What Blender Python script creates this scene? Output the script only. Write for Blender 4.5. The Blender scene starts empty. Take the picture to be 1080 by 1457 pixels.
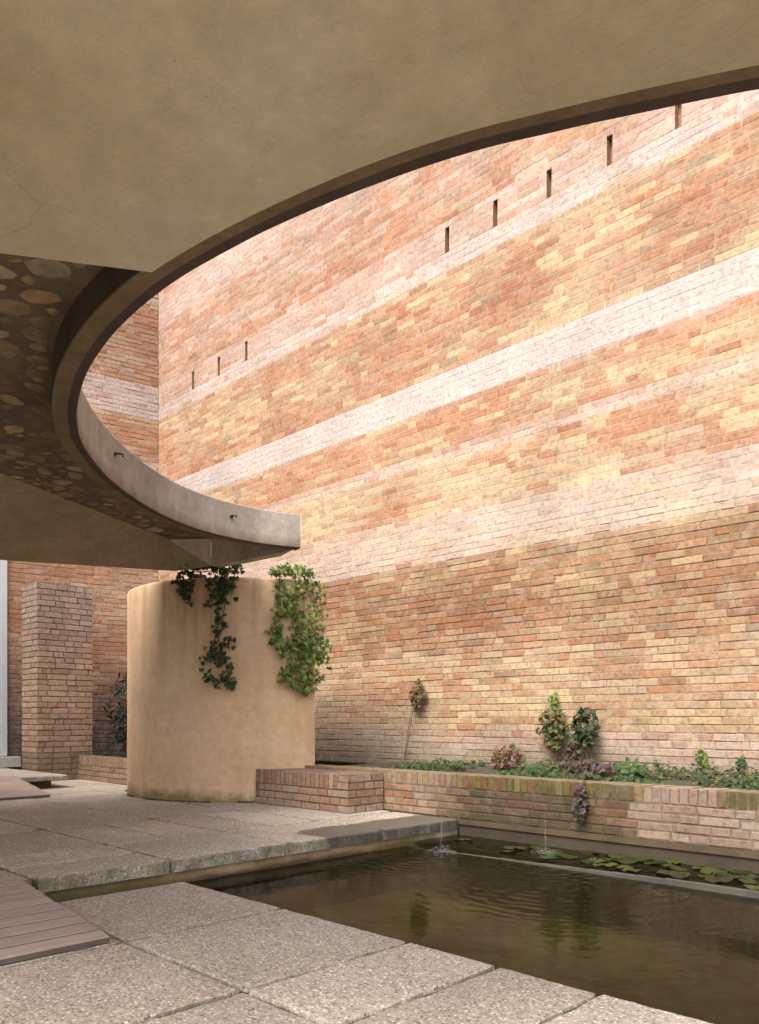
import bpy, bmesh, math, random
from mathutils import Vector, noise

C = bpy.context.scene.collection
S = bpy.context.scene
PI = math.pi

# ------------------------------------------------------------------ camera
EYE = 0.80                                   # eye height above the terrace (z = 0)
TH = math.atan2(1140, 1125)                  # the court wall runs along x, the camera looks along it at 45 degrees
FW = Vector((-math.cos(TH), math.sin(TH), 0))
RT = Vector((math.sin(TH), math.cos(TH), 0))
cd = bpy.data.cameras.new('camera')
cam = bpy.data.objects.new('camera', cd); C.objects.link(cam)
cam.location = (0, 0, EYE)
cam.rotation_euler = (PI/2, 0, PI/2 - TH)
cd.sensor_fit = 'HORIZONTAL'; cd.sensor_width = 36
cd.lens = 37.5
cd.shift_y = 0.2745
cd.clip_start = 0.05; cd.clip_end = 2000
S.camera = cam

# ------------------------------------------------------------------ light
SUN_EL, SUN_AZ = 50, 168                     # azimuth: compass degrees the sun stands at, from +y clockwise
w = bpy.data.worlds.new('World'); S.world = w; w.use_nodes = True
nt = w.node_tree; nt.nodes.clear()
sky = nt.nodes.new('ShaderNodeTexSky'); sky.sky_type = 'NISHITA'; sky.sun_disc = False
sky.sun_elevation = math.radians(SUN_EL); sky.sun_rotation = math.radians(SUN_AZ)
sky.dust_density = 4.0; sky.air_density = 1.0; sky.ozone_density = 0.6
hs = nt.nodes.new('ShaderNodeHueSaturation'); hs.inputs['Saturation'].default_value = 0.45
bg = nt.nodes.new('ShaderNodeBackground'); bg.inputs['Strength'].default_value = 0.15
wo = nt.nodes.new('ShaderNodeOutputWorld')
nt.links.new(sky.outputs[0], hs.inputs['Color']); nt.links.new(hs.outputs[0], bg.inputs[0]); nt.links.new(bg.outputs[0], wo.inputs[0])
sl = bpy.data.lights.new('sun', 'SUN'); so = bpy.data.objects.new('sun', sl); C.objects.link(so)
sl.energy = 1.25; sl.angle = math.radians(28); sl.color = (1.0, 0.92, 0.80)
az, el = math.radians(SUN_AZ), math.radians(SUN_EL)
sd = Vector((math.sin(az)*math.cos(el), math.cos(az)*math.cos(el), math.sin(el)))   # towards the sun
so.rotation_euler = sd.to_track_quat('Z', 'Y').to_euler()
so.location = (0, -5, 12)
S.view_settings.view_transform = 'Standard'; S.view_settings.look = 'None'
S.view_settings.exposure = 1.32; S.view_settings.gamma = 1.0

# ------------------------------------------------------------------ helpers
def P(X, Z, z=0.0):
    """survey point: X metres right of and Z metres ahead of the standpoint"""
    v = FW*Z + RT*X
    return Vector((v.x, v.y, z))

def nz(*p): return noise.noise(Vector(p))

class MB:
    def __init__(s): s.v = []; s.f = []; s.c = []; s.m = []; s.smooth = False
    def add(s, verts, faces, col=(1, 1, 1), mi=0):
        n = len(s.v); s.v += [tuple(p) for p in verts]
        if col and isinstance(col, list): s.c += col
        else: s.c += [col]*len(verts)
        for f in faces: s.f.append([n+i for i in f]); s.m.append(mi)
    def box(s, x0, y0, z0, x1, y1, z1, col=(1, 1, 1), mi=0):
        s.add([(x0,y0,z0),(x1,y0,z0),(x1,y1,z0),(x0,y1,z0),(x0,y0,z1),(x1,y0,z1),(x1,y1,z1),(x0,y1,z1)],
              [(0,3,2,1),(4,5,6,7),(0,1,5,4),(1,2,6,5),(2,3,7,6),(3,0,4,7)], col, mi)
    def prism(s, poly, z0, z1, col=(1, 1, 1), mi=0):
        n = len(poly)
        a = sum(poly[i][0]*poly[(i+1) % n][1]-poly[(i+1) % n][0]*poly[i][1] for i in range(n))
        if a < 0: poly = poly[::-1]
        vs = [(p[0], p[1], z0) for p in poly]+[(p[0], p[1], z1) for p in poly]
        fs = [tuple(range(n-1, -1, -1)), tuple(range(n, 2*n))]
        fs += [(i, (i+1) % n, n+(i+1) % n, n+i) for i in range(n)]
        s.add(vs, fs, col, mi)
    def tube(s, pts, r, n=6, col=(1, 1, 1), mi=0, caps=True):
        pts = [Vector(p) for p in pts]; k = len(pts); vs = []; fs = []
        for i, p in enumerate(pts):
            t = (pts[min(i+1, k-1)]-pts[max(i-1, 0)]).normalized()
            u = t.orthogonal().normalized() if abs(t.z) > .9 else t.cross(Vector((0, 0, 1))).normalized()
            if abs(t.z) > .9: u = Vector((1, 0, 0)).cross(t).normalized()
            b = t.cross(u); rr = r[i] if isinstance(r, (list, tuple)) else r
            for j in range(n):
                a = 2*PI*j/n; vs.append(p+u*math.cos(a)*rr+b*math.sin(a)*rr)
        for i in range(k-1):
            for j in range(n):
                fs.append((i*n+j, i*n+(j+1) % n, (i+1)*n+(j+1) % n, (i+1)*n+j))
        if caps: fs += [tuple(range(n-1, -1, -1)), tuple(range((k-1)*n, k*n))]
        s.add(vs, fs, col, mi)
    def blob(s, c, rx, ry, rz, col=(1, 1, 1), mi=0, n=8, m=5, jit=0.0, seed=0, rot=0):
        rr = random.Random(seed); vs = [(c[0], c[1], c[2]-rz)]; fs = []
        cr, sr = math.cos(rot), math.sin(rot)
        for i in range(1, m):
            t = PI*i/m
            for j in range(n):
                a = 2*PI*j/n; q = 1+rr.uniform(-jit, jit)
                x, y = rx*math.sin(t)*math.cos(a)*q, ry*math.sin(t)*math.sin(a)*q
                vs.append((c[0]+x*cr-y*sr, c[1]+x*sr+y*cr, c[2]-rz*math.cos(t)))
        vs.append((c[0], c[1], c[2]+rz)); L = len(vs)-1
        for j in range(n): fs.append((0, 1+(j+1) % n, 1+j))
        for i in range(m-2):
            for j in range(n):
                a = 1+i*n; fs.append((a+j, a+(j+1) % n, a+n+(j+1) % n, a+n+j))
        a = 1+(m-2)*n
        for j in range(n): fs.append((a+j, a+(j+1) % n, L))
        s.add(vs, fs, col, mi)
    def build(s, name, mats, parent=None, org=None, smooth=False):
        if not isinstance(mats, (list, tuple)): mats = [mats]
        if org is None: org = parent.location if parent else Vector((0, 0, 0))
        root = Vector(org)
        me = bpy.data.meshes.new(name)
        me.from_pydata([(p[0]-root.x, p[1]-root.y, p[2]-root.z) for p in s.v], [], s.f)
        for m in mats: me.materials.append(m)
        me.polygons.foreach_set('material_index', s.m)
        at = me.color_attributes.new('Col', 'FLOAT_COLOR', 'POINT')
        buf = []
        for c in s.c: buf += [c[0], c[1], c[2], 1.0]
        at.data.foreach_set('color', buf)
        if smooth: me.polygons.foreach_set('use_smooth', [True]*len(me.polygons))
        me.update()
        o = bpy.data.objects.new(name, me); C.objects.link(o)
        if parent: o.parent = parent
        else: o.location = root
        return o

def tag(o, label=None, cat=None, group=None, kind=None):
    if label: o['label'] = label
    if cat: o['category'] = cat
    if group: o['group'] = group
    if kind: o['kind'] = kind
    return o
def thing(name, loc, label, cat, group=None):
    o = bpy.data.objects.new(name, None); C.objects.link(o); o.location = loc
    return tag(o, label, cat, group)

# ------------------------------------------------------------------ materials
class N:
    def __init__(s, name):
        s.m = bpy.data.materials.new(name); s.m.use_nodes = True
        s.t = s.m.node_tree; s.t.nodes.clear()
        s.out = s.n('OutputMaterial'); s.b = s.n('BsdfPrincipled'); s.l(s.b.outputs[0], s.out.inputs[0])
        s.co = s.n('TexCoord').outputs['Object']
        geo = s.n('NewGeometry'); s.pos = geo.outputs['Position']; s.nor = geo.outputs['Normal']
    def n(s, t): return s.t.nodes.new('ShaderNode'+t)
    def l(s, a, b): s.t.links.new(a, b)
    def sock(s, v, i):
        if hasattr(v, 'is_output'): s.l(v, i)
        elif isinstance(v, (tuple, list)) and len(v) == 3 and i.type == 'RGBA': i.default_value = (*v, 1)
        else: i.default_value = v
    def noise(s, scale, detail=4, rough=.55, co=None, stretch=None):
        q = s.n('TexNoise'); q.inputs['Scale'].default_value = scale; q.inputs['Detail'].default_value = detail
        q.inputs['Roughness'].default_value = rough
        co = co or s.pos
        if stretch:
            mp = s.n('Mapping'); mp.inputs['Scale'].default_value = stretch; s.l(co, mp.inputs[0]); co = mp.outputs[0]
        s.l(co, q.inputs['Vector']); return q.outputs['Fac']
    def voro(s, scale, out='Distance', feature='F1', co=None):
        q = s.n('TexVoronoi'); q.inputs['Scale'].default_value = scale; q.feature = feature
        s.l(co or s.pos, q.inputs['Vector']); return q.outputs[out]
    def ramp(s, fac, stops, interp='LINEAR'):
        q = s.n('ValToRGB'); e = q.color_ramp; e.interpolation = interp
        while len(e.elements) < len(stops): e.elements.new(.5)
        for i, (p, c) in enumerate(stops):
            e.elements[i].position = p
            c = (c, c, c) if not isinstance(c, (tuple, list)) else c
            e.elements[i].color = (*c, 1)
        s.l(fac, q.inputs[0]); return q.outputs[0]
    def warp(s, amt, scale):
        q = s.n('TexNoise'); q.inputs['Scale'].default_value = scale; q.inputs['Detail'].default_value = 4; s.l(s.pos, q.inputs['Vector'])
        v = s.n('VectorMath'); v.operation = 'MULTIPLY_ADD'; s.l(q.outputs['Color'], v.inputs[0]); v.inputs[1].default_value = (amt,)*3; s.l(s.pos, v.inputs[2]); return v.outputs[0]
    def mr(s, v, a, b, c=0.0, d=1.0):
        q = s.n('MapRange'); q.inputs[1].default_value = a; q.inputs[2].default_value = b
        q.inputs[3].default_value = c; q.inputs[4].default_value = d; s.l(v, q.inputs[0]); return q.outputs[0]
    def math(s, op, a, b=0.0, c=0.0):
        q = s.n('Math'); q.operation = op
        for i, v in enumerate((a, b, c)): s.sock(v, q.inputs[i])
        return q.outputs[0]
    def mix(s, fac, a, b, mode='MIX'):
        q = s.n('Mix'); q.data_type = 'RGBA'; q.blend_type = mode
        s.sock(fac, q.inputs[0]); s.sock(a, q.inputs[6]); s.sock(b, q.inputs[7]); return q.outputs[2]
    def attr(s):
        q = s.n('Attribute'); q.attribute_name = 'Col'; return q.outputs['Color']
    def xyz(s, v=None):
        q = s.n('SeparateXYZ'); s.l(v or s.pos, q.inputs[0]); return q.outputs
    def col(s, c): s.sock(c, s.b.inputs['Base Color'])
    def rough(s, r): s.sock(r, s.b.inputs['Roughness'])
    def bump(s, h, strength=.3, dist=.01):
        q = s.n('Bump'); q.inputs['Strength'].default_value = strength; q.inputs['Distance'].default_value = dist
        s.l(h, q.inputs['Height']); s.l(q.outputs[0], s.b.inputs['Normal'])

def m_brick(name='old_brick', bloom=.42):
    k = N(name); a = k.attr()
    n1 = k.noise(28, 5, .65); n2 = k.noise(1.1, 4, .6); n3 = k.noise(140, 3, .6)
    c = k.mix(1.0, a, k.ramp(n1, [(.25, .52), (.5, 1.0), (.75, 1.22)]), 'MULTIPLY')
    c = k.mix(1.0, c, k.ramp(n2, [(.3, .80), (.7, 1.12)]), 'MULTIPLY')
    c = k.mix(1.0, c, k.ramp(n3, [(.3, .85), (.6, 1.08)]), 'MULTIPLY')
    chip = k.mr(k.noise(15, 6, .8, co=k.warp(.04, 20)), .60, .68); c = k.mix(k.math('MULTIPLY', chip, .26), c, (.15,.095,.06))
    pale = k.mr(k.noise(8, 6, .75), .50, .68)
    c = k.mix(k.math('MULTIPLY', pale, bloom), c, (.42, .335, .27))
    hsv = k.n('HueSaturation'); hsv.inputs['Saturation'].default_value = 1.0; k.l(c, hsv.inputs['Color']); c = hsv.outputs[0]
    k.col(c); k.rough(.92)
    h = k.math('ADD', n1, k.math('MULTIPLY', n3, .5)); k.bump(h, .55, .008)
    return k.m
M_BRICK = m_brick(); M_DAMPBRICK = m_brick('damp_brick', .13)

def m_plain(name, col, rough=.6, metal=0.0, var=.15, scale=20):
    k = N(name); n = k.noise(scale, 4)
    k.col(k.mix(1.0, col, k.ramp(n, [(.3, 1-var), (.7, 1+var*.6)]), 'MULTIPLY')); k.rough(rough)
    k.b.inputs['Metallic'].default_value = metal
    k.bump(n, .15, .004); return k.m

def m_aggregate(name='washed_aggregate'):
    k = N(name)
    vc = k.voro(84, 'Color'); x = k.xyz(vc)[0]; d = k.voro(84, 'Distance')
    vc2 = k.voro(210, 'Color'); x2 = k.xyz(vc2)[1]
    peb = k.ramp(x, [(0, (.10,.085,.075)), (.14, (.22,.185,.155)), (.35, (.40,.345,.295)), (.62, (.52,.455,.39)), (.84, (.62,.555,.485)), (.96, (.80,.76,.69))], 'LINEAR')
    sand = k.ramp(x2, [(0, (.27,.225,.18)), (1, (.53,.465,.395))])
    c = k.mix(k.mr(d, .30, .60), peb, sand)
    big = k.noise(1.6, 5, .6); c = k.mix(1.0, c, k.ramp(big, [(.3, .78), (.7, 1.12)]), 'MULTIPLY')
    c = k.mix(1.0, c, k.attr(), 'MULTIPLY')
    # lichen and grey dirt in broad patches
    c = k.mix(k.math('MULTIPLY', k.mr(k.noise(3.1, 6, .7), .55, .72), .35), c, (.25,.235,.195))
    g = k.xyz()
    # moss creeping in from the vertical faces
    side = k.math('SUBTRACT', 1.0, k.mr(k.xyz(k.nor)[2], .5, .95))
    mo = k.math('MULTIPLY', side, k.mr(k.noise(9, 4, .6), .38, .62))
    c = k.mix(k.math('MULTIPLY', mo, .7), c, (.12,.115,.045))
    # damp corner of the terrace edge over the pool
    wx = k.mr(g[0], -4.62, -4.34); wy = k.mr(g[1], 3.35, 3.75)
    nn = k.math('MULTIPLY_ADD', k.noise(3.5, 4), 1.2, -.6)
    wet = k.mr(k.math('ADD', k.math('MULTIPLY', wx, wy), k.math('MULTIPLY', nn, k.math('MULTIPLY', wx, wy))), .45, .6)
    wet = k.math('MULTIPLY', wet, k.mr(g[2], -.12, -.10))
    wet = k.math('MULTIPLY', wet, k.mr(g[0], -3.6, -3.7))
    c = k.mix(k.math('MULTIPLY', wet, .80), c, (.045,.04,.03))
    k.col(c)
    k.rough(k.mr(wet, 0, 1, .88, .55))
    h = k.math('ADD', k.math('MULTIPLY', d, -1.0), k.math('MULTIPLY', k.noise(300, 2), .35)); k.bump(h, .5, .006)
    return k.m
M_AGG = m_aggregate()

def m_concrete(name, base, light, dark, streak=True, drip=False):
    k = N(name)
    n1 = k.noise(2.2, 6, .62); n2 = k.noise(16, 5, .65); n3 = k.noise(90, 3, .6)
    c = k.ramp(n1, [(.28, dark), (.5, base), (.74, light)])
    c = k.mix(1.0, c, k.ramp(n2, [(.28, .80), (.7, 1.1)]), 'MULTIPLY')
    c = k.mix(1.0, c, k.ramp(n3, [(.3, .88), (.65, 1.06)]), 'MULTIPLY')
    if streak:
        s = k.noise(5.5, 4, .6, stretch=(1, 1, .10)); c = k.mix(1.0, c, k.ramp(s, [(.32, .80), (.6, 1.04)]), 'MULTIPLY')
    pits = k.mr(k.voro(26), .03, .07); pm = k.mr(k.noise(4, 2), .52, .6)
    c = k.mix(k.math('MULTIPLY', k.math('SUBTRACT', 1.0, pits), pm), c, tuple(x*.35 for x in dark))
    c = k.mix(1.0, c, k.attr(), 'MULTIPLY')
    k.col(c); k.rough(.85)
    h = k.math('ADD', n2, k.math('MULTIPLY', n3, .35)); k.bump(h, .28, .008)
    return k.m
M_FASCIA = m_concrete('fascia_concrete', (.36,.315,.265), (.45,.40,.345), (.27,.235,.195))
M_CURB = m_concrete('wet_curb', (.085,.078,.062), (.125,.117,.098), (.045,.042,.03), False)
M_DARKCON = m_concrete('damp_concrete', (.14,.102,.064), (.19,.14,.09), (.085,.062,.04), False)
M_HAUNCH = m_concrete('haunch_plaster', (.36,.295,.185), (.42,.35,.225), (.29,.235,.15), False)

def m_soffit():
    k = N('rough_plaster')
    n1 = k.noise(1.3, 6, .6); n2 = k.noise(11, 6, .7, stretch=(1, 1.0, 1)); n3 = k.noise(60, 4, .6)
    c = k.ramp(n1, [(.28, (.42,.345,.215)), (.5, (.515,.44,.295)), (.72, (.585,.525,.395))])
    c = k.mix(1.0, c, k.ramp(n2, [(.25, .84), (.72, 1.08)]), 'MULTIPLY')
    cr = k.voro(1.1, 'Distance', 'DISTANCE_TO_EDGE', co=k.warp(.25, 3.0)); cm = k.mr(k.noise(.9, 3), .52, .60)
    c = k.mix(k.math('MULTIPLY', k.math('MULTIPLY', k.mr(cr, .005, .001), cm), .25), c, (.20,.15,.10))
    wst = k.mr(k.noise(1.7, 6, .68), .54, .60); c = k.mix(k.math('MULTIPLY', wst, .10), c, (.30,.24,.14))
    blot = k.mr(k.noise(2.6, 3, .5), .60, .70); c = k.mix(k.math('MULTIPLY', blot, .16), c, (.24,.19,.11))
    sp = k.math('MULTIPLY', k.mr(k.voro(13), .045, .02), k.mr(k.noise(2.2, 2), .5, .58))
    c = k.mix(k.math('MULTIPLY', sp, .6), c, (.16,.12,.08))
    k.col(c); k.rough(.9)
    tro = k.math('ADD', k.math('MULTIPLY', k.noise(5, 5, .7, stretch=(1.5, .8, 1)), .6), k.math('MULTIPLY', k.noise(9, 6, .75, stretch=(.8, 1.7, 1)), .55))
    k.bump(k.math('ADD', k.math('MULTIPLY', tro, 1.0), k.math('MULTIPLY', n3, .16)), .62, .028)
    return k.m
M_SOFFIT = m_soffit()

def m_column():
    k = N('peach_concrete'); g = k.xyz()
    n1 = k.noise(1.8, 6, .62); n2 = k.noise(14, 5, .65); n3 = k.noise(110, 3, .6)
    c = k.ramp(n1, [(.28, (.58,.38,.225)), (.5, (.68,.465,.285)), (.75, (.72,.52,.345))])
    s = k.noise(3.6, 5, .6, stretch=(1, 1, .09)); c = k.mix(.5, c, k.ramp(s, [(.30, .70), (.52, 1.0), (.72, 1.12)]), 'MULTIPLY')
    # run-off stains under the rim
    s2 = k.mr(k.noise(9, 4, .6, stretch=(1, 1, .05)), .48, .62); up = k.mr(g[2], 1.1, 2.2)
    c = k.mix(k.math('MULTIPLY', k.math('MULTIPLY', s2, up), .42), c, (.22,.16,.085))
    c = k.mix(1.0, c, k.ramp(n2, [(.28, .86), (.7, 1.07)]), 'MULTIPLY')
    c = k.mix(1.0, c, k.ramp(n3, [(.3, .93), (.65, 1.04)]), 'MULTIPLY')
    # moss at the foot
    mo = k.mr(k.math('ADD', k.mr(g[2], .0, .26, 1, 0), k.math('MULTIPLY_ADD', k.noise(4, 5, .65), 1.5, -.80)), .36, .80)
    c = k.mix(k.math('MULTIPLY', mo, .8), c, (.155,.12,.035))
    k.col(c); k.rough(.88)
    k.bump(k.math('ADD', n2, k.math('MULTIPLY', n3, .4)), .25, .007)
    return k.m
M_COLUMN = m_column()

def m_attr(name, rough=.6, var=.2, scale=30, bump=.2, sub=0.0):
    k = N(name); n = k.noise(scale, 4, .6)
    k.col(k.mix(1.0, k.attr(), k.ramp(n, [(.3, 1-var), (.7, 1+var*.7)]), 'MULTIPLY')); k.rough(rough)
    if bump: k.bump(n, bump, .006)
    if sub:
        tr = k.n('BsdfTranslucent'); k.l(k.attr(), tr.inputs[0]); mx = k.n('MixShader'); mx.inputs[0].default_value = sub
        k.l(k.b.outputs[0], mx.inputs[1]); k.l(tr.outputs[0], mx.inputs[2]); k.l(mx.outputs[0], k.out.inputs[0])
    return k.m
M_LEAF = m_attr('leaf', .6, .25, 40, 0, .25)
M_STEM = m_attr('stem', .85, .3, 60, .3)
def m_stone():
    k = N('cobble'); n = k.noise(22, 5, .65); n2 = k.noise(6.5, 4, .6)
    c = k.mix(1.0, k.attr(), k.ramp(n, [(.3, .62), (.7, 1.2)]), 'MULTIPLY')
    c = k.mix(k.mr(k.math('ADD', n2, k.math('MULTIPLY', n, .3)), .66, .84), c, (.10,.075,.045)); k.col(c); k.rough(.85); k.bump(n, .5, .01); return k.m
M_STONE = m_stone()

def m_wood():
    k = N('weathered_boards')
    gr = k.noise(14, 6, .65, stretch=(6, .35, 1)); n = k.noise(2.3, 4)
    c = k.ramp(gr, [(.3, (.27,.205,.175)), (.55, (.36,.285,.25)), (.75, (.42,.34,.305))])
    c = k.mix(1.0, c, k.ramp(n, [(.3, .85), (.7, 1.1)]), 'MULTIPLY'); c = k.mix(1.0, c, k.attr(), 'MULTIPLY')
    k.col(c); k.rough(.75); k.bump(gr, .2, .004); return k.m
M_WOOD = m_wood()

def m_soil():
    k = N('soil'); n = k.noise(30, 6, .7); m = k.noise(4, 4)
    c = k.ramp(n, [(.3, (.035,.026,.018)), (.7, (.11,.085,.055))]); c = k.mix(k.mr(m, .45, .6), c, (.05,.06,.022))
    k.col(c); k.rough(.95); k.bump(n, .8, .02); return k.m
M_SOIL = m_soil()

def m_poolfloor():
    k = N('algae_concrete'); n = k.noise(1.3, 5, .6); n2 = k.noise(7, 5, .7)
    c = k.ramp(n, [(.36, (.060,.050,.016)), (.5, (.115,.125,.028)), (.66, (.19,.215,.05))])
    c = k.mix(1.0, c, k.ramp(n2, [(.3, .6), (.7, 1.25)]), 'MULTIPLY'); k.col(c); k.rough(.9); return k.m
M_POOL = m_poolfloor()

def m_poolwall():
    k = N('stained_pool_render'); g = k.xyz(); n = k.noise(3, 5, .6); n2 = k.noise(20, 5, .65)
    c = k.ramp(n, [(.35, (.30,.205,.11)), (.6, (.42,.31,.19)), (.75, (.50,.40,.28))])
    tide = k.mr(k.math('ADD', g[2], k.math('MULTIPLY_ADD', k.noise(2.2, 4), .10, -.05)), -.145, -.115)
    c = k.mix(k.math('SUBTRACT', 1.0, tide), c, (.10,.068,.035))
    al = k.mr(k.noise(1.7, 4), .5, .62); c = k.mix(k.math('MULTIPLY', al, .6), c, (.17,.13,.035))
    lf = k.mr(g[1], 2.6, 2.2); c = k.mix(k.math('MULTIPLY', lf, .75), c, (.13,.105,.035))
    c = k.mix(1.0, c, k.ramp(n2, [(.3, .8), (.7, 1.1)]), 'MULTIPLY'); k.col(c); k.rough(.8); k.bump(n2, .3, .006); return k.m
M_PWALL = m_poolwall()

JETS = []
def m_water(name, jets, tint, murk):
    k = N(name); k.t.nodes.remove(k.b)
    hsum = None
    for (x, y, amp) in jets:
        sx = k.n('VectorMath'); sx.operation = 'SUBTRACT'; k.l(k.pos, sx.inputs[0]); sx.inputs[1].default_value = (x, y, 0)
        fl = k.n('VectorMath'); fl.operation = 'MULTIPLY'; k.l(sx.outputs[0], fl.inputs[0]); fl.inputs[1].default_value = (1, 1, 0)
        ln = k.n('VectorMath'); ln.operation = 'LENGTH'; k.l(fl.outputs[0], ln.inputs[0]); d = ln.outputs['Value']
        wob = k.math('MULTIPLY_ADD', k.noise(2.2, 3), .42, 0.0)
        s = k.math('SINE', k.math('MULTIPLY', k.math('ADD', d, wob), 62.0))
        f = k.math('MULTIPLY', k.mr(d, .0, 1.5, 1.0, 0.0), amp)
        f = k.math('MULTIPLY', f, f)
        s = k.math('MULTIPLY', s, f)
        hsum = s if hsum is None else k.math('ADD', hsum, s)
    calm = k.math('MULTIPLY', k.noise(6.0, 4, .6, stretch=(1, 1, 0)), .9)
    h = k.math('ADD', hsum, calm) if hsum is not None else calm
    bp = k.n('Bump'); bp.inputs['Strength'].default_value = .14; bp.inputs['Distance'].default_value = .02; k.l(h, bp.inputs['Height'])
    fr = k.n('Fresnel'); fr.inputs[0].default_value = 1.175; k.l(bp.outputs[0], fr.inputs['Normal'])
    gl = k.n('BsdfGlossy'); gl.inputs['Roughness'].default_value = .02; k.l(bp.outputs[0], gl.inputs['Normal'])
    tr = k.n('BsdfTransparent'); tr.inputs[0].default_value = (*tint, 1)
    df = k.n('BsdfDiffuse'); df.inputs[0].default_value = (.05,.045,.02, 1)
    m1 = k.n('MixShader'); m1.inputs[0].default_value = murk; k.l(tr.outputs[0], m1.inputs[1]); k.l(df.outputs[0], m1.inputs[2])
    m2 = k.n('MixShader'); k.l(fr.outputs[0], m2.inputs[0]); k.l(m1.outputs[0], m2.inputs[1]); k.l(gl.outputs[0], m2.inputs[2])
    k.l(m2.outputs[0], k.out.inputs[0]); return k.m

M_METAL = m_plain('dark_iron', (.03,.028,.026), .6, .4)
M_WHITE = m_plain('white_paint', (.50,.52,.54), .5, 0, .06)
M_PALEST = m_plain('pale_stone', (.42,.40,.37), .8, 0, .12)

# ------------------------------------------------------------------ brickwork
RED, ORA, SAL = (.30,.115,.065), (.36,.165,.085), (.385,.215,.135)
TAN, YEL, BUF = (.385,.265,.165), (.485,.375,.225), (.44,.325,.225)
PIN, BRN, DRK, OLI = (.44,.325,.265), (.26,.15,.09), (.17,.10,.07), (.285,.22,.14)
WHT = (.475,.41,.385)
def lerp(a, b, t): return tuple(a[i]+(b[i]-a[i])*t for i in range(3))
def pick(r, tab):
    t = r.random()*sum(q for _, q in tab)
    for c, q in tab:
        t -= q
        if t <= 0: return c
    return tab[-1][0]
def step(a, b, x):
    t = min(1, max(0, (x-a)/(b-a))); return t*t*(3-2*t)

def wall_colour(u, z, r, mortar=False, end=False):
    n = nz(u*.45, z*1.1, 3.3 if end else .7); n2 = nz(u*1.3+9, z*2.3, 5.0)
    zz = z+.05*n+.03*n2
    if zz < .72: tab = [(PIN, 4), (BUF, 2), (SAL, 2), (ORA, .6), ((.40,.33,.27), 2)]
    elif zz < 1.5: tab = [(SAL, 2.6), (TAN, 3), (YEL, 3.4), (ORA, 1.5), (BUF, 3.4), (OLI, .25), (BRN, .3)]
    elif zz < 2.5: tab = [(TAN, 3.2), (ORA, 2.2), (BRN, 1.8), (SAL, 2.0), (YEL, 1.2), (RED, .7), (OLI, .8)]
    elif zz < 2.98: tab = [(PIN, 3), (BUF, 4), (SAL, 1.2), (YEL, 1.2)]
    elif zz < 3.6: tab = [(YEL, 4.2), (BUF, 2.6), (ORA, 2.0), (SAL, 2), (TAN, 1.5), (RED, .25)]
    elif zz < 4.1: tab = [(ORA, 3), (SAL, 2.6), (YEL, 2.4), (TAN, 2), (RED, .9)]
    elif zz < 5.6: tab = [(ORA, 3.2), (SAL, 3), (YEL, 1.8), (TAN, 2.4), (RED, 1.1), (OLI, .7), (BRN, .6)]
    else: tab = [(SAL, 3.6), (ORA, 2.4), (PIN, 2.6), (TAN, 1.6), (RED, 1.2), (OLI, .5), (BRN, .5)]
    if end: tab = [(ORA, 4), (SAL, 3), (TAN, 2), (RED, 2), (BRN, 1.0), (BUF, .8)]
    warm = nz(u*.9+4, z*1.9, 12.0)+.5*nz(u*2.6, z*5, 4.0)
    tab = [(cc, q*(math.exp(2.2*warm) if cc in (YEL, BUF, TAN) else math.exp(-2.2*warm) if cc in (RED, ORA, BRN) else 1)) for cc, q in tab]
    tw = sum(q for _, q in tab); mean = tuple(sum(cc[i]*q for cc, q in tab)/tw for i in range(3))
    c = lerp(pick(r, tab), mean, .36); j = r.uniform(.88, 1.09); c = tuple(x*j for x in c)
    def band(a, b, s, soft=.014):
        return s*step(a-soft, a+soft, z+.012*n2)*(1-step(b-soft, b+soft, z+.012*n))
    q = r.uniform(.62, 1.1) if r.random() > .09 else r.uniform(.1, .5)
    if 4.10 < z < 4.47 and not end: q = r.uniform(.86, 1.05)
    if mortar: q = .66
    if end:
        wv = max(band(5.48, 6.02, .82), band(4.0, 4.85, .62), band(7.3, 7.6, .5))
    else:
        wv = max(band(2.47, 2.93, .36+.25*n2, .09), band(3.52, 3.64, .50+.3*n2), 1.25*band(4.10, 4.47, .88),
                 band(5.50, 5.70, .80), band(5.70, 6.03, .42+.3*n), band(6.95, 7.45, .60+.5*n, .12), band(6.3, 6.95, .30*max(0, n+n2+.2), .1), band(.30, .62, .32, .08))
    wv = min(.93, max(0, wv*q))
    if mortar:
        low = 1-step(2.2, 2.55, z)
        c = lerp(tuple(x*1.04+.012 for x in mean), tuple(x*.80 for x in mean), low); c = tuple(x*r.uniform(.96, 1.04) for x in c)
        if end: c = lerp(mean, (.33,.25,.18), .4)
    c = lerp(c, WHT, wv)
    if not end:
        # darker tone on the lower wall and low at the left, mossy foot
        d = step(1.3, 1.9, z+.25*n)*(1-step(2.42, 2.56, z+.05*n2))
        c = lerp(c, tuple(a*b for a, b in zip(c, (.72, .66, .56))), d*.85)
        lo = 1-step(.6, 1.9, z); c = lerp(c, tuple(a*b for a, b in zip(c, (.90, .87, .80))), lo)
        ft = (1-step(.30, .62, z+.1*n2))
        c = lerp(c, (.135,.12,.07), ft*.75)
        lf = (1-step(.35, 1.3, z))*(1-step(-6.2, -5.0, u))
        c = lerp(c, (.22,.185,.14), lf*.6)
    else:
        ft = 1-step(.5, 2.1, z+.2*n); c = lerp(c, (.075,.058,.055), ft*.9)  # shade behind the pillar painted into the low end wall
    return c

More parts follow.
